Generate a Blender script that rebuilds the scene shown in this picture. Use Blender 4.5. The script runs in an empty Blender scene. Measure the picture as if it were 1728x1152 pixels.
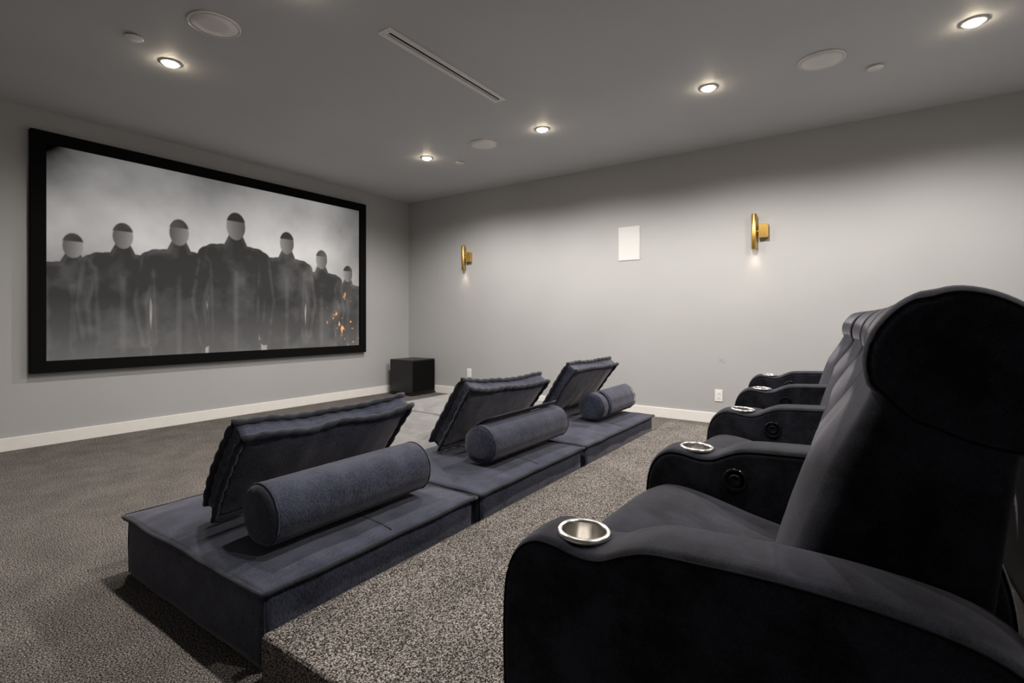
import bpy, bmesh, math, random
import numpy as np
from mathutils import Vector, Matrix, noise

# ------------------------------------------------------------------ camera, world, light, exposure
scene = bpy.context.scene
COL = scene.collection
IMG_W, IMG_H = 1728, 1152
F_PX, HORIZON, YAW = 856.0, 538.5, 55.35
CAM_Z = 1.02
cam_data = bpy.data.cameras.new('camera')
cam = bpy.data.objects.new('camera', cam_data)
COL.objects.link(cam)
cam.location = (0, 0, CAM_Z)
cam.rotation_euler = (math.radians(90), 0, math.radians(-YAW))
cam_data.sensor_width = 36
cam_data.lens = F_PX / IMG_W * 36
cam_data.shift_y = (HORIZON - IMG_H / 2) / IMG_W
cam_data.clip_start = 0.02
scene.camera = cam

world = bpy.data.worlds.new('world')
scene.world = world
world.use_nodes = True
world.node_tree.nodes['Background'].inputs[0].default_value = (0.02, 0.022, 0.026, 1)
world.node_tree.nodes['Background'].inputs[1].default_value = 0.3

vs = scene.view_settings
vs.view_transform = 'Standard'
vs.look = 'None'
vs.gamma = 1
vs.use_curve_mapping = False
vs.exposure = 0.17

LAMP_WATTS = (82, 165)                  # row away from the sconces (dimmed), row along the sconce wall
LAMP_COLOR = (1.0, 0.94, 0.88)

# ------------------------------------------------------------------ room dimensions (metres)
XW, YW, CEIL = 5.23, 5.447, 2.71        # right wall, screen wall, ceiling
XL, YB = -2.0, -1.75                   # left wall, back wall
ZP = 0.14                               # seating platform
PX0, PX1, PY0, PY1 = 0.765, 4.40, -0.36, 1.385
SN, CS = math.sin(math.radians(YAW)), math.cos(math.radians(YAW))

def ray(px, py):
    r = (px - 864) / F_PX
    return Vector((SN + CS * r, CS - SN * r, (HORIZON - py) / F_PX))
def on_ceiling(px, py):
    d = ray(px, py)
    t = (CEIL - CAM_Z) / d.z
    return d.x * t, d.y * t
def on_right_wall(px, py):
    d = ray(px, py)
    t = XW / d.x
    return d.y * t, CAM_Z + d.z * t

# ------------------------------------------------------------------ materials
def new_mat(name):
    m = bpy.data.materials.new(name)
    m.use_nodes = True
    nt = m.node_tree
    b = nt.nodes['Principled BSDF']
    return m, nt, b
def node(nt, kind, **kw):
    n = nt.nodes.new(kind)
    for k, v in kw.items():
        if k in n.inputs.keys():
            n.inputs[k].default_value = v
        else:
            setattr(n, k, v)
    return n
def ramp(nt, src, stops):
    r = nt.nodes.new('ShaderNodeValToRGB')
    els = r.color_ramp.elements
    while len(els) < len(stops):
        els.new(0.5)
    for e, (p, c) in zip(els, stops):
        e.position = p
        e.color = (*c, 1)
    nt.links.new(src, r.inputs[0])
    return r
def bump(nt, b, src, strength, dist):
    n = node(nt, 'ShaderNodeBump', Strength=strength, Distance=dist)
    nt.links.new(src, n.inputs['Height'])
    nt.links.new(n.outputs[0], b.inputs['Normal'])
    return n
def plain(name, col, rough=0.5, metal=0.0, spec=0.5, var=0.06, scale=12):
    m, nt, b = new_mat(name)
    tc = node(nt, 'ShaderNodeTexCoord')
    nz = node(nt, 'ShaderNodeTexNoise', Scale=scale, Detail=3.0)
    nt.links.new(tc.outputs['Object'], nz.inputs['Vector'])
    lo = tuple(c * (1 - var) for c in col); hi = tuple(min(1, c * (1 + var)) for c in col)
    r = ramp(nt, nz.outputs['Fac'], [(0.3, lo), (0.7, hi)])
    nt.links.new(r.outputs[0], b.inputs['Base Color'])
    b.inputs['Roughness'].default_value = rough
    b.inputs['Metallic'].default_value = metal
    b.inputs['Specular IOR Level'].default_value = spec
    return m
def emitter(name, col, strength):
    m, nt, b = new_mat(name)
    b.inputs['Base Color'].default_value = (*col, 1)
    b.inputs['Emission Color'].default_value = (*col, 1)
    b.inputs['Emission Strength'].default_value = strength
    return m
def paint(name, col, scuff=None):
    m, nt, b = new_mat(name)
    geo = node(nt, 'ShaderNodeNewGeometry')
    big = node(nt, 'ShaderNodeTexNoise', Scale=1.3, Detail=2.0)
    nt.links.new(geo.outputs['Position'], big.inputs['Vector'])
    r = ramp(nt, big.outputs['Fac'], [(0.3, tuple(c * 0.97 for c in col)), (0.7, tuple(c * 1.03 for c in col))])
    out = r.outputs[0]
    if scuff:                                     # a few small rub marks on the paint
        for (p, rad, k) in scuff:
            d = node(nt, 'ShaderNodeVectorMath', operation='DISTANCE')
            wob = node(nt, 'ShaderNodeTexNoise', Scale=28.0, Detail=2.0)
            nt.links.new(geo.outputs['Position'], wob.inputs['Vector'])
            nt.links.new(geo.outputs['Position'], d.inputs[0])
            d.inputs[1].default_value = p
            mr = node(nt, 'ShaderNodeMapRange')
            nt.links.new(d.outputs['Value'], mr.inputs[0])
            mr.inputs[1].default_value = rad; mr.inputs[2].default_value = 0
            mr.inputs[3].default_value = 0; mr.inputs[4].default_value = k
            mu = node(nt, 'ShaderNodeMath', operation='MULTIPLY')
            nt.links.new(mr.outputs[0], mu.inputs[0]); nt.links.new(wob.outputs['Fac'], mu.inputs[1])
            mx = node(nt, 'ShaderNodeMixRGB')
            nt.links.new(mu.outputs[0], mx.inputs[0]); nt.links.new(out, mx.inputs[1])
            mx.inputs[2].default_value = (0.16, 0.16, 0.17, 1)
            out = mx.outputs[0]
    nt.links.new(out, b.inputs['Base Color'])
    fine = node(nt, 'ShaderNodeTexNoise', Scale=260.0, Detail=2.0)
    nt.links.new(geo.outputs['Position'], fine.inputs['Vector'])
    bump(nt, b, fine.outputs['Fac'], 0.08, 0.002)
    b.inputs['Roughness'].default_value = 0.62
    b.inputs['Specular IOR Level'].default_value = 0.25
    return m
def carpet(name, stops):
    m, nt, b = new_mat(name)
    geo = node(nt, 'ShaderNodeNewGeometry')
    fl = node(nt, 'ShaderNodeTexNoise', Scale=195.0, Detail=2.0, Roughness=0.95)
    big = node(nt, 'ShaderNodeTexNoise', Scale=5.0, Detail=4.0)
    for n in (fl, big):
        nt.links.new(geo.outputs['Position'], n.inputs['Vector'])
    r = ramp(nt, fl.outputs['Fac'], stops)
    r2 = ramp(nt, big.outputs['Fac'], [(0.3, (0.80, 0.79, 0.78)), (0.7, (1.12, 1.1, 1.08))])
    mx = node(nt, 'ShaderNodeMixRGB', blend_type='MULTIPLY')
    mx.inputs[0].default_value = 1
    nt.links.new(r.outputs[0], mx.inputs[1]); nt.links.new(r2.outputs[0], mx.inputs[2])
    nt.links.new(mx.outputs[0], b.inputs['Base Color'])
    bump(nt, b, fl.outputs['Fac'], 0.9, 0.006)
    b.inputs['Roughness'].default_value = 1
    b.inputs['Specular IOR Level'].default_value = 0.05
    return m
def fabric(name, dark, light, sheen=0.3, sheen_tint=(1, 1, 1), nap=0.5, weave=420.0, stretch=(1, 1, 0.18), bumpk=0.25):
    m, nt, b = new_mat(name)
    tc = node(nt, 'ShaderNodeTexCoord')
    mp = node(nt, 'ShaderNodeMapping')
    mp.inputs['Scale'].default_value = stretch
    nt.links.new(tc.outputs['Object'], mp.inputs['Vector'])
    w = node(nt, 'ShaderNodeTexNoise', Scale=weave, Detail=2.0)
    nt.links.new(mp.outputs[0], w.inputs['Vector'])
    big = node(nt, 'ShaderNodeTexNoise', Scale=9.0, Detail=5.0, Roughness=0.65)
    nt.links.new(tc.outputs['Object'], big.inputs['Vector'])
    add = node(nt, 'ShaderNodeMixRGB')
    add.inputs[0].default_value = nap
    nt.links.new(w.outputs['Fac'], add.inputs[1]); nt.links.new(big.outputs['Fac'], add.inputs[2])
    r = ramp(nt, add.outputs[0], [(0.40, dark), (0.60, light)])
    nt.links.new(r.outputs[0], b.inputs['Base Color'])
    bump(nt, b, w.outputs['Fac'], bumpk, 0.002)
    b.inputs['Roughness'].default_value = 0.9
    b.inputs['Specular IOR Level'].default_value = 0.12
    b.inputs['Sheen Weight'].default_value = sheen
    b.inputs['Sheen Roughness'].default_value = 0.45
    b.inputs['Sheen Tint'].default_value = (*sheen_tint, 1)
    return m

M = {}
M['wall'] = paint('wall_paint', (0.40, 0.402, 0.408), scuff=[((XW, 1.135, 0.62), 0.035, 0.6), ((XW, 1.11, 0.60), 0.02, 0.5)])
M['ceil'] = paint('ceiling_paint', (0.55, 0.56, 0.58))
M['trim'] = plain('white_trim_paint', (0.80, 0.78, 0.75), 0.4, var=0.02)
M['carpet'] = carpet('carpet_pile', [(0.40, (0.012, 0.010, 0.009)), (0.5, (0.080, 0.073, 0.068)), (0.60, (0.46, 0.43, 0.41))])
M['navy'] = fabric('navy_woven_fabric', (0.012, 0.016, 0.029), (0.060, 0.069, 0.104), 0.30, (0.95, 0.85, 0.85), 0.35)
M['navy_dark'] = fabric('navy_piping_fabric', (0.014, 0.016, 0.023), (0.04, 0.043, 0.056), 0.2, (0.9, 0.85, 0.85), 0.3)
M['grey'] = fabric('light_grey_fabric', (0.125, 0.123, 0.125), (0.205, 0.2, 0.2), 0.3, (1, 1, 1), 0.5)
M['grey_dark'] = fabric('grey_piping_fabric', (0.13, 0.125, 0.125), (0.2, 0.19, 0.19), 0.2, (1, 1, 1), 0.5)
M['suede'] = fabric('black_suede', (0.0033, 0.0036, 0.0053), (0.020, 0.0215, 0.032), 0.22, (0.8, 0.78, 0.88), 0.75, 300.0, (1, 1, 1), 0.12)
M['seam'] = plain('black_thread', (0.004, 0.004, 0.005), 0.9, spec=0.1)
M['steel'] = plain('brushed_steel', (0.74, 0.71, 0.67), 0.24, 1.0, var=0.08, scale=60)
M['brass'] = plain('brushed_brass', (0.72, 0.47, 0.13), 0.26, 1.0, var=0.08, scale=60)
M['black_plastic'] = plain('gloss_black_plastic', (0.006, 0.006, 0.007), 0.18)
M['black_wood'] = plain('black_cabinet_finish', (0.008, 0.008, 0.008), 0.38)
M['black_velvet'] = plain('black_velvet_frame', (0.0035, 0.0035, 0.0038), 0.85, spec=0.1)
M['white_plastic'] = plain('white_plastic', (0.78, 0.77, 0.76), 0.4, var=0.02)
M['panel'] = plain('off_white_grille', (0.58, 0.58, 0.58), 0.6, var=0.04, scale=300)
M['grille'] = plain('painted_grille', (0.80, 0.79, 0.78), 0.7, var=0.05, scale=300)
M['dark'] = plain('dark_slot', (0.004, 0.004, 0.004), 0.9, spec=0.05)
M['lens'] = emitter('lamp_lens', (1.0, 0.84, 0.60), 110)
M['sconce_lens'] = emitter('sconce_lens', (1.0, 0.84, 0.62), 9)

# ------------------------------------------------------------------ mesh helpers
def put(name, verts, faces, mat, parent=None, smooth=True, loc=None):
    me = bpy.data.meshes.new(name)
    me.from_pydata([tuple(v) for v in verts], [], faces)
    bm = bmesh.new(); bm.from_mesh(me)
    bmesh.ops.recalc_face_normals(bm, faces=bm.faces)
    bm.to_mesh(me); bm.free()
    if smooth:
        me.polygons.foreach_set('use_smooth', [True] * len(me.polygons))
    me.materials.append(mat)
    o = bpy.data.objects.new(name, me)
    COL.objects.link(o)
    if parent: o.parent = parent
    if loc: o.location = loc
    return o
def box(name, a, b, mat, parent=None, bevel=0.0, seg=2, loc=None):
    bm = bmesh.new()
    bmesh.ops.create_cube(bm, size=1)
    for v in bm.verts:
        v.co = Vector([a[i] + (v.co[i] + 0.5) * (b[i] - a[i]) for i in range(3)])
    if bevel:
        bmesh.ops.bevel(bm, geom=bm.edges[:], offset=bevel, segments=seg, profile=0.5, affect='EDGES')
    vs_ = [v.co.copy() for v in bm.verts]
    bm.verts.index_update()
    fs = [[v.index for v in f.verts] for f in bm.faces]
    bm.free()
    return put(name, vs_, fs, mat, parent, smooth=False, loc=loc)
def root(name, loc, rz=0):
    o = bpy.data.objects.new(name, None)
    COL.objects.link(o)
    o.location = loc; o.rotation_euler = (0, 0, rz)
    o.empty_display_size = 0.1
    return o
def tag(o, label, cat, group=None):
    o['label'] = label; o['category'] = cat
    if group: o['group'] = group
    return o
def structure(o, label=None):
    o['kind'] = 'structure'
    if label: o['label'] = label
    return o
def tube(pts, r, closed=False, n=8):
    """verts, faces of a tube of radius r (number or list) along pts"""
    P = [Vector(p) for p in pts]; N = len(P)
    V = []; F = []
    up = Vector((0, 0, 1))
    for i, p in enumerate(P):
        a = P[(i - 1) % N] if (closed or i > 0) else P[i]
        c = P[(i + 1) % N] if (closed or i < N - 1) else P[i]
        t = (c - a).normalized()
        ref = up if abs(t.dot(up)) < 0.95 else Vector((1, 0, 0))
        s = t.cross(ref).normalized(); u = s.cross(t).normalized()
        rr = r[i] if isinstance(r, (list, tuple)) else r
        for k in range(n):
            an = 2 * math.pi * k / n
            V.append(p + s * (rr * math.cos(an)) + u * (rr * math.sin(an)))
    m = N if closed else N - 1
    for i in range(m):
        for k in range(n):
            a = i * n + k; b_ = i * n + (k + 1) % n
            c = ((i + 1) % N) * n + (k + 1) % n; d = ((i + 1) % N) * n + k
            F.append((a, b_, c, d))
    if not closed:
        F.append(list(range(n))[::-1]); F.append([(N - 1) * n + k for k in range(n)])
    return V, F
def lathe(profile, n=40, axis='z'):
    """profile of (radius, height); axis z or x"""
    V = []; F = []
    for (r, h) in profile:
        for k in range(n):
            a = 2 * math.pi * k / n
            V.append((r * math.cos(a), r * math.sin(a), h) if axis == 'z' else (h, r * math.cos(a), r * math.sin(a)))
    for i in range(len(profile) - 1):
        for k in range(n):
            F.append((i * n + k, i * n + (k + 1) % n, (i + 1) * n + (k + 1) % n, (i + 1) * n + k))
    F.append(list(range(n))[::-1]); F.append([(len(profile) - 1) * n + k for k in range(n)])
    return V, F
def spline(pts, per=6, closed=True):
    out = []; N = len(pts)
    rng = range(N) if closed else range(N - 1)
    for i in rng:
        if closed:
            p0, p1, p2, p3 = (Vector(pts[(i + j) % N]) for j in (-1, 0, 1, 2))
        else:
            p0, p1, p2, p3 = (Vector(pts[min(max(i + j, 0), N - 1)]) for j in (-1, 0, 1, 2))
        for k in range(per):
            t = k / per
            out.append(0.5 * ((2 * p1) + (p2 - p0) * t + (2 * p0 - 5 * p1 + 4 * p2 - p3) * t * t + (3 * p1 - p0 - 3 * p2 + p3) * t ** 3))
    if not closed: out.append(Vector(pts[-1]))
    return out
def inset(poly, d):
    """move a closed, counter-clockwise 2-D outline inwards by d"""
    N = len(poly); out = []
    for i in range(N):
        t = (poly[(i + 1) % N] - poly[i - 1]).normalized()
        out.append(poly[i] + Vector((-t.y, t.x)) * d)
    return out
def area2(poly):
    return sum(poly[i - 1].x * poly[i].y - poly[i].x * poly[i - 1].y for i in range(len(poly)))
def loft(poly, x0, x1, bev, nb=5, mid=10, shape=None):
    """outline in (y, z) swept from x0 to x1 with rounded rims; shape(u, y, z) -> (dy, dz) bends it, u in -1..1"""
    if area2(poly) < 0: poly = poly[::-1]
    secs = []
    for k in range(nb + 1):
        a = math.pi / 2 * k / nb
        secs.append((x0 + bev * (1 - math.sin(a)) * 0 + bev * (1 - math.cos(a)) , bev * (1 - math.sin(a))))
    for k in range(1, mid):
        secs.append((x0 + bev + (x1 - x0 - 2 * bev) * k / mid, 0))
    for k in range(nb, -1, -1):
        a = math.pi / 2 * k / nb
        secs.append((x1 - bev * (1 - math.cos(a)), bev * (1 - math.sin(a))))
    V = []; F = []; N = len(poly)
    cx, hw = (x0 + x1) / 2, (x1 - x0) / 2
    for (x, d) in secs:
        for p in inset(poly, d):
            dy = dz = 0
            if shape: dy, dz = shape((x - cx) / hw, p.x, p.y)
            V.append((x, p.x + dy, p.y + dz))
    for i in range(len(secs) - 1):
        for k in range(N):
            F.append((i * N + k, i * N + (k + 1) % N, (i + 1) * N + (k + 1) % N, (i + 1) * N + k))
    F.append(list(range(N))[::-1]); F.append([(len(secs) - 1) * N + k for k in range(N)])
    return V, F
def wob(p, s, seed):
    return noise.noise(Vector(p) * s + Vector((seed * 7.3, seed * 3.1, seed)))

# ------------------------------------------------------------------ the room
structure(box('floor', (XL, YB, -0.06), (XW, YW, 0), M['carpet']))
structure(box('floor_platform', (PX0, PY0, 0.0), (PX1, PY1, ZP), M['carpet'], bevel=0.014, seg=3))
structure(box('ceiling', (XL - 0.1, YB - 0.1, CEIL), (XW + 0.1, YW + 0.1, CEIL + 0.1), M['ceil']))
structure(box('wall_screen', (XL - 0.1, YW, -0.06), (XW + 0.1, YW + 0.1, CEIL), M['wall']))
structure(box('wall_right', (XW, YB - 0.1, -0.06), (XW + 0.1, YW, CEIL), M['wall']))
structure(box('wall_left', (XL - 0.1, YB - 0.1, -0.06), (XL, YW, CEIL), M['wall']))
structure(box('wall_back', (XL, YB - 0.1, -0.06), (XW, YB, CEIL), M['wall']))
structure(box('wall_low', (PX0, PY0 - 0.13, 0), (PX1, PY0 - 0.005, 0.86), M['wall'], bevel=0.004))
BH = 0.102
def baseboard(name, a, b):
    o = structure(box(name, a, b, M['trim'], bevel=0.003))
    return o
baseboard('baseboard_screen', (XL + 0.016, YW - 0.015, 0), (XW - 0.016, YW, BH))
baseboard('baseboard_right', (XW - 0.015, YB + 0.016, 0), (XW, YW - 0.016, BH))
baseboard('baseboard_left', (XL, YB + 0.016, 0), (XL + 0.015, YW - 0.016, BH))
baseboard('baseboard_low', (PX0 + 0.01, PY0 - 0.004, ZP), (PX1 - 0.01, PY0 + 0.010, ZP + BH))

# ------------------------------------------------------------------ projection screen with a plain stand-in picture
SX0, SX1, SZ0, SZ1 = 1.13, 4.412, 0.588, 2.53
BZ = 0.095
scr = root('projection_screen', ((SX0 + SX1) / 2, YW, SZ0))
tag(scr, 'wide projection screen with black velvet frame showing a grey misty picture', 'projection screen')
w, h = SX1 - SX0, SZ1 - SZ0
for (a, b) in (((-w/2, -0.06, 0), (w/2, -0.002, BZ)), ((-w/2, -0.06, h - BZ), (w/2, -0.002, h)),
               ((-w/2, -0.06, BZ), (-w/2 + BZ, -0.002, h - BZ)), ((w/2 - BZ, -0.06, BZ), (w/2, -0.002, h - BZ))):
    box('frame_bar', a, b, M['black_velvet'], scr, bevel=0.003)

def smooth_noise(nx, ny, fx, fy, rng):
    g = rng.random((fy + 2, fx + 2))
    x = np.linspace(0, fx, nx); y = np.linspace(0, fy, ny)
    xi = x.astype(int); yi = y.astype(int)
    tx = x - xi; ty = y - yi
    tx = tx * tx * (3 - 2 * tx); ty = ty * ty * (3 - 2 * ty)
    a = g[yi][:, xi] * (1 - tx) + g[yi][:, xi + 1] * tx
    b = g[yi + 1][:, xi] * (1 - tx) + g[yi + 1][:, xi + 1] * tx
    return a * (1 - ty)[:, None] + b * ty[:, None]
def picture(nx, ny):
    """grey smoke behind a row of plain, faceless dark figures; u to the right, v up, aspect 16:9"""
    rng = np.random.default_rng(5)
    def fbm(f, o=5):
        s = 0; a = 0.5
        for k in range(o):
            s = s + a * smooth_noise(nx, ny, int(f * 1.78 * 2 ** k), int(f * 2 ** k), rng); a *= 0.5
        return s
    U, V = np.meshgrid(np.linspace(0, 1.78, nx), np.linspace(0, 1, ny))
    smoke = fbm(3)
    glow = np.exp(-(((U - 0.95) / 0.75) ** 2 + ((V - 0.62) / 0.4) ** 2))
    lum = 0.12 + 0.30 * glow + 0.34 * (smoke - 0.45)
    lum -= 0.10 * np.clip((V - 0.72) / 0.28, 0, 1) * np.clip((0.55 - U) / 0.5, 0, 1)
    cloth = fbm(14, 4); fold = fbm(7, 4)
    def sm(d, e): return np.clip(0.5 - d / e, 0, 1)
    def cap_(x0, y0, x1, y1, r0, r1):                         # tapered capsule
        dx, dy = x1 - x0, y1 - y0
        t = np.clip(((U - x0) * dx + (V - y0) * dy) / (dx * dx + dy * dy), 0, 1)
        return np.hypot(U - x0 - t * dx, V - y0 - t * dy) - (r0 + (r1 - r0) * t)
    figs = [(0.10, 0.60, .85), (1.68, 0.58, .85), (0.30, 0.68, .95), (1.46, 0.67, .95), (0.56, 0.74, 1.05), (1.20, 0.76, 1.05), (0.87, 0.83, 1.2)]
    for i, (cx, top, s) in enumerate(figs):
        hr = 0.058 * s
        hc = top - hr * 1.2
        sh = hc - hr * 1.75                                   # shoulder line
        trunk = np.minimum(cap_(cx - .062 * s, sh - .06 * s, cx - .055 * s, sh - .5 * s, .07 * s, .062 * s),
                           cap_(cx + .062 * s, sh - .06 * s, cx + .055 * s, sh - .5 * s, .07 * s, .062 * s))
        yoke = cap_(cx - .105 * s, sh - .045 * s, cx + .105 * s, sh - .045 * s, .05 * s, .05 * s)
        trap = cap_(cx, hc - hr * .6, cx, sh - .05 * s, .03 * s, .085 * s)
        legs = np.minimum(cap_(cx - .06 * s, sh - .5 * s, cx - .08 * s, -0.3, .07 * s, .05 * s), cap_(cx + .06 * s, sh - .5 * s, cx + .08 * s, -0.3, .07 * s, .05 * s))
        arms_ = []
        for q in (-1, 1):
            arms_.append(np.minimum(cap_(cx + q * .135 * s, sh - .055 * s, cx + q * .175 * s, sh - .27 * s, .045 * s, .035 * s),
                                    cap_(cx + q * .175 * s, sh - .27 * s, cx + q * .150 * s, sh - .47 * s, .035 * s, .026 * s)))
        head = np.sqrt(((U - cx) / 0.80) ** 2 + ((V - hc) / 1.15) ** 2) - hr
        hair = np.maximum(head - 0.004, hc + hr * 0.45 - V)
        body = np.minimum(np.minimum(trunk, yoke), np.minimum(trap, legs))
        base = 0.010 + 0.05 * (cloth - 0.42) + 0.10 * (fold - 0.45)
        for d, k in ((arms_[0], 1.0), (arms_[1], 1.0), (body, 0.8)):
            rimlight = 0.018 * np.exp(-((d + 0.012) / 0.010) ** 2)
            tone = np.clip(base * k + rimlight, 0.008, 1)
            a = sm(d, 0.006); lum = lum * (1 - a) + tone * a
        side = 0.5 + 0.5 * np.clip((U - cx) / hr * (1 if cx < 0.87 else -1), -1, 1)
        for d, t in ((head, 0.05 + 0.15 * side ** 1.5), (hair, np.clip(base * 0.9 + .01, .01, 1))):
            a = sm(d, 0.006); lum = lum * (1 - a) + t * a
    veil = np.clip((0.30 - V) / 0.30, 0, 1) * 0.05 * (0.5 + smoke)
    lum = np.clip(lum + 0.02 + veil, 0, 1)
    rgb = np.stack([lum * 1.0, lum * 0.985, lum * 0.985], -1)
    sp = np.clip((fbm(40, 2) - 0.575) * 22, 0, 1)
    hot = np.clip(1 - np.hypot((U - 1.66) / 0.22, (V - 0.2) / 0.28), 0, 1)
    for c, k in enumerate((0.75, 0.30, 0.06)):
        rgb[..., c] += sp * hot * k
    return np.clip(rgb, 0, 1)
NX, NY = 600, 338
pw, ph = w - 2 * BZ, h - 2 * BZ
gx, gz = np.meshgrid(np.linspace(-pw / 2, pw / 2, NX), np.linspace(BZ, h - BZ, NY))
co = np.stack([gx, np.full_like(gx, -0.03), gz], -1).reshape(-1, 3)
idx = np.arange(NX * NY).reshape(NY, NX)
fc = np.stack([idx[:-1, :-1], idx[:-1, 1:], idx[1:, 1:], idx[1:, :-1]], -1).reshape(-1, 4)
me = bpy.data.meshes.new('screen_surface')
me.vertices.add(len(co)); me.vertices.foreach_set('co', co.ravel())
me.loops.add(fc.size); me.loops.foreach_set('vertex_index', fc.ravel())
me.polygons.add(len(fc)); me.polygons.foreach_set('loop_start', np.arange(0, fc.size, 4))
me.update(calc_edges=True)
at = me.color_attributes.new('picture', 'FLOAT_COLOR', 'POINT')
rgba = np.ones((NX * NY, 4), np.float32)
rgba[:, :3] = picture(NX, NY).reshape(-1, 3)
at.data.foreach_set('color', rgba.ravel())
m, nt, b = new_mat('projected_picture')
ca = node(nt, 'ShaderNodeVertexColor'); ca.layer_name = 'picture'
nt.links.new(ca.outputs[0], b.inputs['Base Color'])
nt.links.new(ca.outputs[0], b.inputs['Emission Color'])
b.inputs['Emission Strength'].default_value = 0.65
b.inputs['Roughness'].default_value = 0.9
b.inputs['Specular IOR Level'].default_value = 0.1
me.materials.append(m)
so = bpy.data.objects.new('screen_surface', me); COL.objects.link(so); so.parent = scr

# ------------------------------------------------------------------ ceiling fittings
lamp_xs = (1.47, 3.86); lamp_ys = (3.752, 2.34, 0.925, -0.52)
WHERE = {(1, 0): 'in the corner between screen and sconce wall', (1, 1): 'along the sconce wall, second from the screen',
         (1, 2): 'along the sconce wall, third from the screen', (1, 3): 'along the sconce wall, farthest from the screen',
         (0, 0): 'next to the screen, away from the sconce wall', (0, 1): 'in the row away from the sconces, second from the screen',
         (0, 2): 'above the platform edge away from the sconces', (0, 3): 'over the low wall away from the sconces'}
for i, x in enumerate(lamp_xs):
    for j, y in enumerate(lamp_ys):
        t = root('downlight', (x, y, CEIL))
        tag(t, 'glowing recessed downlight ' + WHERE[(i, j)], 'downlight', 'recessed ceiling downlights')
        V, Fc = lathe([(0.040, -0.002), (0.040, -0.006), (0.050, -0.008), (0.062, -0.005), (0.064, -0.0005), (0.050, -0.0005)], 32)
        put('trim_ring', V, Fc[:-2], M['trim'], t)
        V, Fc = lathe([(0.040, -0.001), (0.0395, -0.010), (0.034, -0.018), (0.018, -0.023), (0.002, -0.024)], 28)
        put('lens', V, Fc, M['lens'], t)
        ld = bpy.data.lights.new('downlight_beam', 'SPOT')
        ld.energy = LAMP_WATTS[i]; ld.color = LAMP_COLOR
        ld.spot_size = math.radians(160); ld.spot_blend = 0.55; ld.shadow_soft_size = 0.035
        lo = bpy.data.objects.new('downlight_beam', ld); COL.objects.link(lo)
        lo.parent = t; lo.location = (0, 0, -0.03)
for (px, py), lab in (((362, 41), 'large round ceiling speaker grille near the screen'),
                      ((815, 243), 'large round ceiling speaker grille near the room corner'),
                      ((1386, 101), 'large round ceiling speaker grille above the recliners')):
    x, y = on_ceiling(px, py)
    t = root('ceiling_speaker', (x, y, CEIL))
    tag(t, lab, 'ceiling speaker', 'round ceiling speakers')
    V, Fc = lathe([(0.125, -0.0005), (0.135, -0.0005), (0.135, -0.008), (0.128, -0.010), (0.125, -0.008)], 48)
    put('rim', V, Fc[:-2], M['white_plastic'], t)
    V, Fc = lathe([(0.1255, -0.001), (0.1255, -0.0075), (0.06, -0.0085), (0.002, -0.0085)], 48)
    put('grille', V, Fc, M['grille'], t)
for (px, py), lab in (((226, 61), 'small white sprinkler cover plate near the screen'),
                      ((776, 273), 'small white sprinkler cover plate near the room corner'),
                      ((1477, 112), 'small white sprinkler cover plate beside the ceiling speaker above the recliners')):
    x, y = on_ceiling(px, py)
    V, Fc = lathe([(0.028, 0.0), (0.028, -0.010), (0.046, -0.010), (0.047, -0.013), (0.044, -0.015), (0.002, -0.016)], 32)
    tag(put('sprinkler_cover', V, Fc, M['white_plastic'], loc=(x, y, CEIL)), lab, 'sprinkler cover', 'sprinkler cover plates')
# slot diffuser
x0, y0 = on_ceiling(645, 52); x1, y1 = on_ceiling(848, 168)
yc = (y0 + y1) / 2
t = root('slot_diffuser', ((x0 + x1) / 2, yc, CEIL))
tag(t, 'long white linear slot air diffuser in the grey ceiling', 'air vent')
L = (x1 - x0) / 2; Wd = 0.052
box('slot_backing', (-L + 0.02, -0.022, -0.003), (L - 0.02, 0.022, -0.0005), M['dark'], t)
for (a, b) in (((-L, -Wd, -0.010), (L, -0.018, -0.0005)), ((-L, 0.018, -0.010), (L, Wd, -0.0005)),
               ((-L, -0.018, -0.010), (-L + 0.03, 0.018, -0.0005)), ((L - 0.03, -0.018, -0.010), (L, 0.018, -0.0005))):
    box('flange', a, b, M['white_plastic'], t, bevel=0.002)
box('blade', (-L + 0.03, 0.002, -0.009), (L - 0.03, 0.009, -0.003), M['white_plastic'], t)

# ------------------------------------------------------------------ right wall: sconces, panel speaker, outlets
def sconce(ytube, lab):
    t = root('wall_sconce', (XW, ytube, 1.84))
    tag(t, lab, 'wall sconce', 'brass wall sconces')
    box('mount_box', (-0.050, -0.118, -0.064), (-0.0005, -0.036, 0.064), M['brass'], t, bevel=0.003)
    V, Fc = tube([(-0.035, -0.038, 0.0), (-0.045, -0.012, 0.0)], 0.012, n=12)
    put('arm', V, Fc, M['brass'], t)
    V, Fc = lathe([(0.019, -0.155), (0.024, -0.162), (0.025, -0.158), (0.025, 0.158), (0.023, 0.161), (0.020, 0.161), (0.019, 0.15)], 32)
    put('tube', [Vector(v) + Vector((-0.048, 0, 0)) for v in V], Fc[:-2], M['brass'], t)
    for z, s in ((-0.154, 1), (0.15, 0)):
        V, Fc = lathe([(0.0195, z - 0.002), (0.0195, z + 0.002)], 24)
        put('lens' if s else 'cap', [Vector(v) + Vector((-0.048, 0, 0)) for v in V], Fc, M['sconce_lens'] if s else M['brass'], t)
    ld = bpy.data.lights.new('sconce_beam', 'SPOT')
    ld.energy = 1.6; ld.color = (1.0, 0.80, 0.58); ld.spot_size = math.radians(80); ld.spot_blend = 0.9; ld.shadow_soft_size = 0.018
    lo = bpy.data.objects.new('sconce_beam', ld); COL.objects.link(lo); lo.parent = t
    lo.location = (-0.048, 0, -0.170)
sconce(4.37, 'brass tube wall sconce nearest the screen')
sconce(0.833, 'brass tube wall sconce above the recliners')
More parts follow.
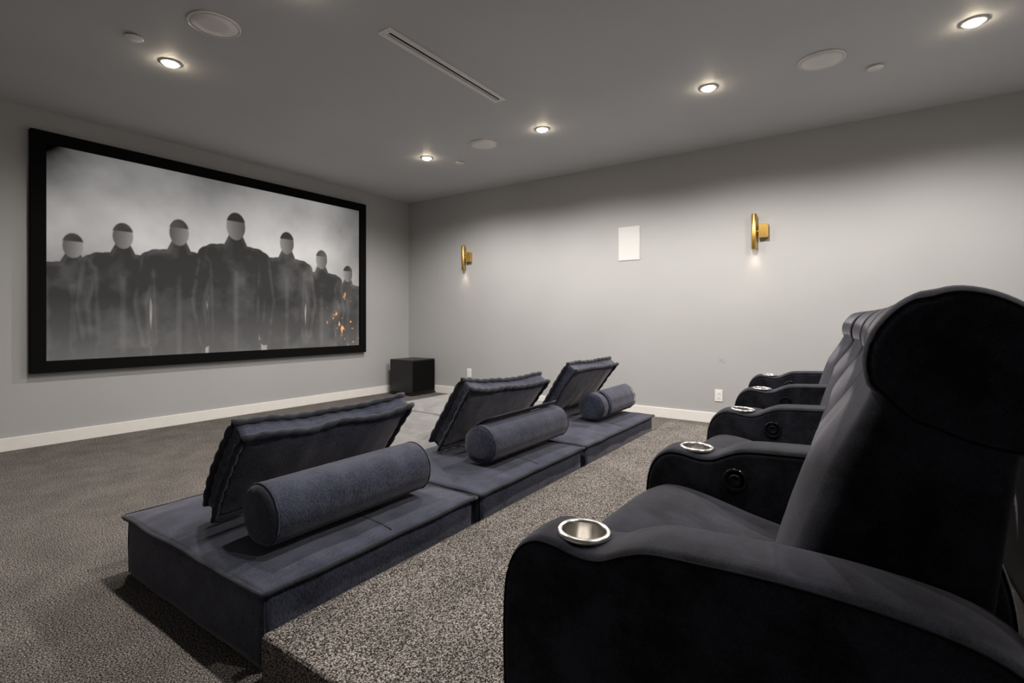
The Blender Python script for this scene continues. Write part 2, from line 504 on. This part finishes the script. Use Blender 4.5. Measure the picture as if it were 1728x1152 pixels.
t = root('wall_speaker', (XW, 2.075, 1.654))
tag(t, 'flat white rectangular in-wall speaker between the two sconces', 'wall speaker')
box('frame', (-0.006, -0.122, 0), (-0.0005, 0.122, 0.366), M['panel'], t, bevel=0.002)
box('grille', (-0.009, -0.117, 0.005), (-0.0055, 0.117, 0.361), M['panel'], t, bevel=0.001)
def outlet(px, py, lab):
    y, z = on_right_wall(px, py)
    t = root('wall_outlet', (XW, y, z))
    tag(t, lab, 'wall outlet', 'white wall outlets')
    box('cover_plate', (-0.006, -0.036, -0.058), (-0.0003, 0.036, 0.058), M['white_plastic'], t, bevel=0.002)
    for dz in (-0.021, 0.021):
        r_ = box('socket', (-0.0085, -0.017, dz - 0.015), (-0.0055, 0.017, dz + 0.015), M['white_plastic'], t, bevel=0.001)
        for dy in (-0.006, 0.006):
            box('slit', (-0.0090, dy - 0.0012, dz - 0.004), (-0.0084, dy + 0.0012, dz + 0.006), M['dark'], r_)
outlet(792, 629, 'white wall outlet near the subwoofer')
outlet(1213, 667, 'white wall outlet near the recliners')

# ------------------------------------------------------------------ subwoofer
t = root('subwoofer', (4.985, 5.115, 0))
tag(t, 'black cube subwoofer standing on the carpet in the room corner', 'subwoofer')
box('cabinet', (-0.215, -0.215, 0.030), (0.215, 0.215, 0.475), M['black_wood'], t, bevel=0.008, seg=3)
box('plinth', (-0.222, -0.222, 0.006), (0.222, 0.222, 0.026), M['black_wood'], t, bevel=0.004)
box('front_grille', (-0.20, -0.228, 0.05), (0.20, -0.2155, 0.46), M['black_velvet'], t, bevel=0.005)
for sx in (-1, 1):
    for sy in (-1, 1):
        V, Fc = lathe([(0.018, 0), (0.020, 0.006), (0.02, 0.03)], 14)
        put('foot', [Vector(v) + Vector((sx * 0.17, sy * 0.17, 0)) for v in V], Fc, M['black_plastic'], t)

# ------------------------------------------------------------------ low modular sofas
def soft_block(W, D, z0, z1, r, puff, seed, n=26):
    """upholstered block centred on the origin: rounded corners, slightly bulging sides"""
    ring = []
    for cx_, cy_, a0 in ((W/2 - r, D/2 - r, 0), (-W/2 + r, D/2 - r, 90), (-W/2 + r, -D/2 + r, 180), (W/2 - r, -D/2 + r, 270)):
        for k in range(7):
            a = math.radians(a0 + 15 * k)
            ring.append((cx_ + r * math.cos(a), cy_ + r * math.sin(a)))
    full = []
    N = len(ring)
    for i in range(N):
        a, b = Vector(ring[i]), Vector(ring[(i + 1) % N])
        k = max(1, int((b - a).length / 0.05))
        for j in range(k): full.append(a.lerp(b, j / k))
    V = []; F = []; N = len(full); R = 8
    for j in range(R + 1):
        t_ = j / R; z = z0 + (z1 - z0) * t_
        e = 1 + puff * math.sin(math.pi * t_) - (0.006 if j in (0, R) else 0)
        for p in full:
            q = wob((p.x, p.y, z * 3), 5, seed) * 0.006
            V.append((p.x * e + q, p.y * e + q * 0.7, z))
    for j in range(R):
        for i in range(N):
            F.append((j * N + i, j * N + (i + 1) % N, (j + 1) * N + (i + 1) % N, (j + 1) * N + i))
    F.append(list(range(N))[::-1]); F.append([R * N + i for i in range(N)])
    return V, F
def pad(W, D, z0, crown, seed, tufts=(), edge=0.012, wrinkle=0.004, n=48, ex=7):
    """stuffed top: flat underneath, crowned and wrinkled above, dimpled at the tufts"""
    V = []; F = []
    def hgt(x, y):
        u, v = abs(2 * x / W), abs(2 * y / D)
        hh = crown * (1 - u ** ex) * (1 - v ** ex) + wrinkle * wob((x, y, 0), 7, seed) + wrinkle * 0.6 * wob((x, y, 1), 17, seed)
        for (tx, ty) in tufts:
            d2 = (x - tx) ** 2 + (y - ty) ** 2
            hh -= 0.026 * math.exp(-d2 / 0.0030) + 0.012 * math.exp(-d2 / 0.02)
            an = math.atan2(y - ty, x - tx)
            hh -= 0.006 * math.exp(-d2 / 0.02) * max(0, math.cos(2 * an)) ** 4
        return hh
    for j in range(n + 1):
        for i in range(n + 1):
            x = (i / n - 0.5) * W; y = (j / n - 0.5) * D
            e = 0.006 * wob((x, y, 2), 6, seed)
            V.append((x + (e if i in (0, n) else 0), y + (e if j in (0, n) else 0), z0 + edge + (hgt(x, y) if 0 < i < n and 0 < j < n else 0)))
    S = n + 1
    for j in range(n):
        for i in range(n):
            F.append((j * S + i, j * S + i + 1, (j + 1) * S + i + 1, (j + 1) * S + i))
    rim = [i for i in range(S)] + [j * S + n for j in range(1, S)] + [n * S + i for i in range(n - 1, -1, -1)] + [j * S for j in range(n - 1, 0, -1)]
    base = len(V)
    for k in rim: V.append((V[k][0], V[k][1], z0))
    K = len(rim)
    for k in range(K):
        F.append((rim[k], rim[(k + 1) % K], base + (k + 1) % K, base + k))
    F.append([base + k for k in range(K)][::-1])
    rimpts = [Vector(V[k]) for k in rim]
    return V, F, rimpts
def sofa_base(name, x0, x1, y0, y1, H, body, top, pipe, seed, tufts=(), crown=0.022, seam=True, ex=7):
    W, D = x1 - x0, y1 - y0
    t = root(name, ((x0 + x1) / 2, (y0 + y1) / 2, 0))
    V, F = soft_block(W - 0.030, D - 0.030, 0.002, H - 0.020, 0.03, 0.006, seed)
    put('base', V, F, body, t)
    V, F, rim = pad(W - 0.012, D - 0.012, H - 0.022, crown, seed, tufts, n=64 if tufts else 48, ex=ex)
    tp = put('top_cushion', V, F, top, t)
    V, F = tube([p + Vector((p.x * 0.004, p.y * 0.004, -0.004 + 0.003 * wob(p, 9, seed))) for p in rim], 0.0085, True, 8)
    put('piping', V, F, pipe, tp)
    if seam:
        pts = [(0.02 * W, -D / 2 + 0.03 + (D - 0.06) * k / 30, 0) for k in range(31)]
        pts = [(x, y, H - 0.010 + crown * (1 - abs(2 * y / D) ** 7) + 0.004 * wob((x, y, 0), 7, seed) + 0.0024 * wob((x, y, 1), 17, seed)) for x, y, z in pts]
        V, F = tube(pts, 0.0022, n=6)
        put('seam', V, F, pipe, tp)
    for sx in (-1, 1):
        for sy in (-1, 1):
            cx_, cy_ = sx * (W / 2 - 0.021), sy * (D / 2 - 0.021)
            V, F = tube([(cx_, cy_, 0.01), (cx_ * 1.004, cy_ * 1.004, H * 0.5), (cx_, cy_, H - 0.03)], 0.003, n=6)
            put('corner_seam', V, F, pipe, t)
    return t
SY0, SY1, SH = 1.405, 2.440, 0.244
mods = [(0.780, 1.764), (1.788, 2.818), (2.842, 4.090)]
near = ['at the open carpet end of the row', 'in the middle of the row', 'at the sconce wall end of the row']
for i, (a, b) in enumerate(mods):
    s = sofa_base('sofa_module', a, b, SY0, SY1, SH, M['navy'], M['navy'], M['navy_dark'], i + 1)
    tag(s, 'low navy sofa module ' + near[i], 'sofa', 'low sofa modules in front of the platform')
    if i > 0:                                              # pale quilted seat pad in front of the back cushion
        pa, pb = ((2.08, 2.80) if i == 1 else (3.05, 4.06))
        V, F, rim = pad(pb - pa, 0.31, 0, 0.042, 11 + i, [(-0.14, 0), (0.2, 0.02)], n=48, ex=3)
        off = Vector(((pa + pb) / 2 - (a + b) / 2, 2.272 - (SY0 + SY1) / 2, SH + 0.002))
        put('seat_pad', [Vector(v) + off for v in V], F, M['grey'], s)
otto = [(1.98, 3.066), (3.090, 4.13)]
for i, (a, b) in enumerate(otto):
    W, D = b - a, 1.10
    tf = [(sx * 0.40, sy) for sx in (-1, 0, 1) for sy in (-0.37, -0.12, 0.12, 0.37)]
    s = sofa_base('ottoman', a, b, 2.466, 3.556, SH + 0.004, M['grey'], M['grey'], M['grey_dark'], i + 21, tf, 0.06, False, 3)
    tag(s, 'light grey button-tufted ottoman ' + ('in front of the middle sofa module' if i == 0 else 'next to the sconce wall, towards the subwoofer'), 'ottoman', 'light grey tufted ottomans')
    for (tx, ty) in tf:
        V, F = lathe([(0.010, 0), (0.011, 0.004), (0.007, 0.007), (0.001, 0.008)], 12)
        put('button', [Vector(v) + Vector((tx, ty, SH + 0.004 - 0.010 + 0.060 * (1 - abs(2 * tx / W) ** 3) * (1 - abs(2 * ty / D) ** 3) - 0.042)) for v in V], F, M['grey_dark'], s)

def back_cushion(x0, x1, hgt, thick, seed, lab, tilt=35, sag=0.035, drop=0.0):
    """mattress-style cushion: two stuffed faces, a quilted boxing strip and a rolled edge round each face. Local: x along, y thickness, z up the face"""
    W = x1 - x0
    t = root('back_cushion', ((x0 + x1) / 2, 1.968, SH + 0.047))
    t.rotation_euler = (math.radians(tilt), 0, 0)
    tag(t, lab, 'cushion', 'tufted back cushions leaning on the bolsters')
    def shape(x, y, z):
        u = 2 * x / W; v = z / hgt
        z2 = z - sag * (1 - u * u) * v ** 2 - drop * (u + 1) / 2 * v + 0.012 * wob((x, y, z), 6, seed) * v
        x2 = x * (1 + 0.035 * v) + 0.008 * wob((x, y, z), 5, seed + 3)
        y2 = y + 0.02 * math.sin(v * 2.6) * (1 - 0.5 * u * u) + 0.010 * wob((x, y, z), 4, seed + 5)
        return Vector((x2, y2, z2))
    n, m = 34, 20
    V = []; F = []
    for side in (0, 1):
        yy = 0 if side == 0 else thick
        sg = -1 if side == 0 else 1
        off = len(V)
        for j in range(m + 1):
            for i in range(n + 1):
                x = (i / n - 0.5) * W; z = j / m * hgt
                u, v = abs(2 * x / W), abs(2 * z / hgt - 1)
                bulge = 0.040 * (1 - u ** 3) * (1 - v ** 3) + 0.004 * wob((x, z, 0), 14, seed)
                V.append(shape(x, yy + sg * bulge, z))
        S = n + 1
        for j in range(m):
            for i in range(n):
                F.append((off + j * S + i, off + j * S + i + 1, off + (j + 1) * S + i + 1, off + (j + 1) * S + i))
    S = n + 1
    rim = [i for i in range(S)] + [j * S + n for j in range(1, m + 1)] + [m * S + i for i in range(n - 1, -1, -1)] + [j * S for j in range(m - 1, 0, -1)]
    K = len(rim); off1 = (n + 1) * (m + 1)
    rows = [[r for r in rim]]
    cx_, cz_ = 0, hgt / 2
    for q in (0.25, 0.5, 0.75):
        row = []
        for k, r in enumerate(rim):
            p = Vector(V[r]).lerp(Vector(V[r + off1]), q)
            pk = 0.006 * math.sin(math.pi * q) * (1.0 if k % 3 == 0 else 0.25)     # quilted puckers
            d = Vector((p.x - cx_, 0, p.z - cz_))
            p -= d.normalized() * pk
            row.append(len(V)); V.append(p)
        rows.append(row)
    rows.append([r + off1 for r in rim])
    for a, b in zip(rows[:-1], rows[1:]):
        for k in range(K):
            F.append((a[k], a[(k + 1) % K], b[(k + 1) % K], b[k]))
    body = put('cushion_body', V, F, M['navy'], t)
    for side in (0, 1):
        pts = []
        for k, r in enumerate(rim):
            p = Vector(V[r + side * off1])
            d = Vector((p.x - cx_, 0, p.z - cz_)).normalized()
            pts.append(p + d * (0.006 + 0.003 * wob(p, 12, seed)) + Vector((0, (-0.004 if side == 0 else 0.004), 0)))
        V2, F2 = tube(pts, [0.0125 + 0.003 * math.sin(k * 2.1) for k in range(K)], True, 8)
        put('rolled_edge', V2, F2, M['navy_dark'], body)
    return t
back_cushion(0.915, 1.675, 0.395, 0.072, 1, 'leaning navy back cushion on the sofa module beside the open carpet')
back_cushion(2.125, 2.955, 0.43, 0.072, 2, 'leaning navy back cushion on the middle sofa module', sag=0.03, drop=0.055)
back_cushion(3.33, 4.05, 0.425, 0.072, 3, 'leaning navy back cushion on the sofa module at the sconce wall', sag=0.01)

def bolster(x0, x1, R, yc, seed, lab, flap=None):
    Lh = (x1 - x0) / 2
    t = root('bolster', ((x0 + x1) / 2, yc, SH + 0.020))
    tag(t, lab, 'bolster', 'cylindrical bolsters behind the back cushions')
    prof = [(0.002, -Lh - 0.006), (R * 0.6, -Lh - 0.005), (R * 0.88, -Lh), (R * 0.97, -Lh + 0.007), (R, -Lh + 0.022)]
    prof += [(R * (1 + 0.012 * math.sin(math.pi * k / 12)), -Lh + 0.022 + (2 * Lh - 0.044) * k / 12) for k in range(1, 12)]
    prof += [(r, -h_) for r, h_ in prof[:5][::-1]]
    V, F = lathe(prof, 44, 'x')
    def press(v):
        v = Vector(v)
        z = v.z + R
        if z < 0.02: z = 0.02 - (0.02 - z) * 0.5             # flattened where it rests
        q = 1 + 0.01 * wob(v, 6, seed)
        return Vector((v.x, v.y * q, z))
    V = [press(v) for v in V]
    body = put('bolster_body', V, F, M['navy'], t)
    for s in (-1, 1):
        pts = [press((s * (Lh - 0.010), R * 0.985 * math.cos(a), R * 0.985 * math.sin(a))) for a in [2 * math.pi * k / 40 for k in range(40)]]
        V2, F2 = tube(pts, 0.0035, True, 6)
        put('end_seam', V2, F2, M['navy_dark'], body)
    if flap:                                                # loose end of the cover
        a0, a1, fx0, fx1, lift = flap
        V2 = []; F2 = []; n, m_ = 18, 10
        for layer in (0.004, 0.010):
            for i in range(n + 1):
                a = math.radians(a0 + (a1 - a0) * i / n)
                rr = R + layer + lift * (i / n) ** 2
                for j in range(m_ + 1):
                    x = fx0 + (fx1 - fx0) * j / m_
                    V2.append((x, rr * math.cos(a), R + rr * math.sin(a)))
        S = m_ + 1; o2 = (n + 1) * S
        for i in range(n):
            for j in range(m_):
                F2.append((i * S + j, i * S + j + 1, (i + 1) * S + j + 1, (i + 1) * S + j))
                F2.append((o2 + i * S + j, o2 + (i + 1) * S + j, o2 + (i + 1) * S + j + 1, o2 + i * S + j + 1))
        for i in range(n):
            for j in (0, m_):
                F2.append((i * S + j, (i + 1) * S + j, o2 + (i + 1) * S + j, o2 + i * S + j))
        for j in range(m_):
            for i in (0, n):
                F2.append((i * S + j, i * S + j + 1, o2 + i * S + j + 1, o2 + i * S + j))
        put('cover_flap', V2, F2, M['navy'], t)
bolster(0.900, 1.610, 0.106, 1.640, 1, 'navy bolster on the sofa module beside the open carpet')
bolster(2.065, 2.860, 0.101, 1.635, 2, 'navy bolster on the middle sofa module', flap=(60, 100, -0.36, 0.36, 0.03))
bolster(3.42, 4.045, 0.102, 1.655, 3, 'navy bolster with loose cover flap at the sconce wall', flap=(-150, -262, -0.22, 0.30, 0.006))

# ------------------------------------------------------------------ recliners on the platform
ARM_W = 0.14
arm_pts = [(0.545, 0.006), (0.560, 0.10), (0.568, 0.25), (0.566, 0.36), (0.556, 0.415), (0.533, 0.456), (0.497, 0.480), (0.455, 0.482),
           (0.405, 0.474), (0.365, 0.478), (0.325, 0.497), (0.28, 0.512), (0.20, 0.518), (0.09, 0.522), (-0.02, 0.518), (-0.12, 0.502),
           (-0.18, 0.462), (-0.23, 0.390), (-0.265, 0.29), (-0.28, 0.18), (-0.28, 0.05), (-0.27, 0.006), (-0.10, 0.003), (0.15, 0.003), (0.40, 0.003)]
arm_outline = [Vector((p[0], p[1])) for p in spline([(a, b, 0) for a, b in arm_pts], 4)]
back_pts = [(0.125, 0.30), (0.105, 0.42), (0.080, 0.515), (0.036, 0.648), (-0.004, 0.755), (-0.040, 0.86), (-0.10, 0.895), (-0.165, 0.86),
            (-0.178, 0.74), (-0.158, 0.56), (-0.142, 0.40), (-0.130, 0.22), (-0.115, 0.10), (0.0, 0.09), (0.10, 0.12)]
back_outline = [Vector((p[0], p[1])) for p in spline([(a, b, 0) for a, b in back_pts], 4)]
head_pts = [(-0.030, 0.762), (-0.012, 0.785), (-0.008, 0.825), (-0.020, 0.865), (-0.046, 0.900), (-0.078, 0.921), (-0.115, 0.928), (-0.160, 0.914),
            (-0.200, 0.880), (-0.218, 0.82), (-0.214, 0.75), (-0.195, 0.70), (-0.13, 0.70), (-0.07, 0.725)]
head_outline = [Vector((p[0], p[1])) for p in spline([(a, b, 0) for a, b in head_pts], 4)]
seat_pts = [(0.06, 0.20), (0.06, 0.300), (0.14, 0.322), (0.26, 0.345), (0.38, 0.374), (0.455, 0.384), (0.505, 0.372), (0.532, 0.335), (0.538, 0.28),
            (0.530, 0.225), (0.48, 0.20), (0.28, 0.195)]
seat_outline = [Vector((p[0], p[1])) for p in spline([(a, b, 0) for a, b in seat_pts], 4)]
def rim_line(outline, x, d, a, b):
    P = outline if area2(outline) > 0 else outline[::-1]
    Q = inset(P, d)
    return [(x, q.x, q.y) for q in Q if a(q)]
def cut(target, cutter_v, cutter_f):
    c = put('cutter', cutter_v, cutter_f, M['seam'])
    c.parent = target.parent; c.location = target.location
    md = target.modifiers.new('hole', 'BOOLEAN'); md.operation = 'DIFFERENCE'; md.object = c; md.solver = 'EXACT'
    bpy.context.view_layer.update()
    dg = bpy.context.evaluated_depsgraph_get()
    me2 = bpy.data.meshes.new_from_object(target.evaluated_get(dg))
    target.modifiers.clear()
    target.data = me2
    bpy.data.objects.remove(c)
def make_arm(parent, xc, button_side):
    V, F = loft(arm_outline, xc - ARM_W / 2, xc + ARM_W / 2, 0.020, 5, 6,
                lambda u, y, z: (0, 0.006 * (1 - u * u) * (1 if z > 0.4 else 0)))
    a = put('arm', V, F, M['suede'], parent)
    cy_, cz_, R = 0.426, 0.480, 0.0415
    V, F = lathe([(R, cz_ - 0.09), (R, cz_ + 0.08)], 40)
    cut(a, [Vector(v) + Vector((xc, cy_, 0)) for v in V], F)
    # steel cup: rolled lip, straight wall, floor
    V, F = lathe([(0.001, -0.074), (0.036, -0.074), (0.0395, -0.070), (0.0395, 0.002), (0.042, 0.007), (0.047, 0.007), (0.0505, 0.003), (0.0505, -0.003), (0.0412, -0.004),
                  (0.0412, -0.076), (0.001, -0.076)], 48)
    tl = Matrix.Rotation(math.radians(2), 4, 'X')
    put('cup_holder', [tl @ Vector(v) + Vector((xc, cy_, cz_ + 0.004)) for v in V], F[:-2], M['steel'], a)
    for s in (-1, 1):
        P = arm_outline if area2(arm_outline) > 0 else arm_outline[::-1]
        pts = [(xc + s * (ARM_W / 2 - 0.0045), q.x, q.y) for q in inset(P, 0.0068) if q.y > 0.03]
        # start the run at the front foot so that the line is not closed along the floor
        k0 = max(range(len(pts)), key=lambda k: (Vector(pts[k]) - Vector(pts[k - 1])).length)
        pts = pts[k0:] + pts[:k0]
        V, F = tube(pts, 0.0028, n=6)
        put('seam', V, F, M['seam'], a)
    if button_side:
        bx_ = xc + button_side * ARM_W / 2
        def disc(r0, prof, name, mat, y=0.302, z=0.425):
            V, F = lathe([(r, h_ * button_side) for r, h_ in prof], 32, 'x')
            return put(name, [Vector(v) + Vector((bx_, y, z)) for v in V], F, mat, a)
        disc(0, [(0.033, -0.004), (0.033, 0.003), (0.030, 0.006), (0.026, 0.005), (0.024, 0.002), (0.001, 0.002)], 'button_bezel', M['black_plastic'])
        disc(0, [(0.017, 0.002), (0.017, 0.007), (0.014, 0.009), (0.012, 0.006), (0.001, 0.006)], 'recline_button', M['black_plastic'])
    return a
def recliner(pl, pr, first, seed, lab):
    pl, pr = Vector(pl), Vector(pr)
    mid = (pl + pr) / 2; gap = (pr - pl).length
    rz = math.atan2(pr.y - pl.y, pr.x - pl.x)
    t = root('recliner', (mid.x + 0.426 * math.sin(rz), mid.y - 0.426 * math.cos(rz), ZP), rz)
    tag(t, lab, 'recliner', 'row of black suede recliners')
    if first: make_arm(t, -gap / 2, 0)
    make_arm(t, gap / 2, -1)
    w2 = gap / 2 - ARM_W / 2 - (0.003 if first else 0.016)
    V, F = loft(seat_outline, -w2, w2, 0.035, 6, 14, lambda u, y, z: (0.012 * (1 - u * u) * (1 if y > 0.45 else 0), (0.022 * (1 - u ** 4) + 0.004 * wob((u, y, 0), 4, seed)) * (1 if z > 0.27 else 0)))
    put('seat_cushion', V, F, M['suede'], t)
    box('base', (-w2, -0.09, 0.004), (w2, 0.47, 0.192), M['suede'], t, bevel=0.012)
    fr = [Vector(p) for p in ((0.475, 0.03), (0.52, 0.03), (0.532, 0.06), (0.535, 0.18), (0.520, 0.212), (0.475, 0.190))]
    V, F = loft([Vector((p[0], p[1])) for p in spline([(a.x, a.y, 0) for a in fr], 4)], -w2, w2, 0.015, 4, 8)
    put('footrest', V, F, M['suede'], t)
    def bulge(u, y, z):
        f = 1 if y > -0.06 else 0
        k = max(0.0, 1 - abs(u) ** 3.5)
        return (f * 0.045 * k * min(1, max(0, (0.80 - z) / 0.15)) + f * 0.006 * wob((u * 2, z * 5, 0), 1.5, seed), 0)
    V, F = loft(back_outline, -w2 + 0.002, w2 - 0.002, 0.030, 6, 16, bulge)
    bk = put('backrest', V, F, M['suede'], t)
    V, F = loft(head_outline, -w2 - 0.004, w2 + 0.004, 0.028, 6, 14, lambda u, y, z: (0.012 * (u * u) * (1 if y > -0.08 else 0), 0))
    hd = put('headrest', V, F, M['suede'], t)
    for s in (-1, 1):
        P = head_outline if area2(head_outline) > 0 else head_outline[::-1]
        V, F = tube([(s * (w2 + 0.004 - 0.007), q.x + 0.012 * (1 if q.x > -0.08 else 0), q.y) for q in inset(P, 0.0105)], 0.0028, True, 6)
        put('seam', V, F, M['seam'], hd)
    return t
arms = [(0.852, 0.426), (1.610, 0.420), (2.400, 0.430), (3.190, 0.472), (4.000, 0.542)]
labs = ['black suede recliner with two armrests at the open end of the row', 'black suede recliner second from the open end of the row',
        'black suede recliner third from the open end of the row', 'black suede recliner at the sconce wall end of the row']
for i in range(4):
    recliner(arms[i], arms[i + 1], i == 0, i + 1, labs[i])
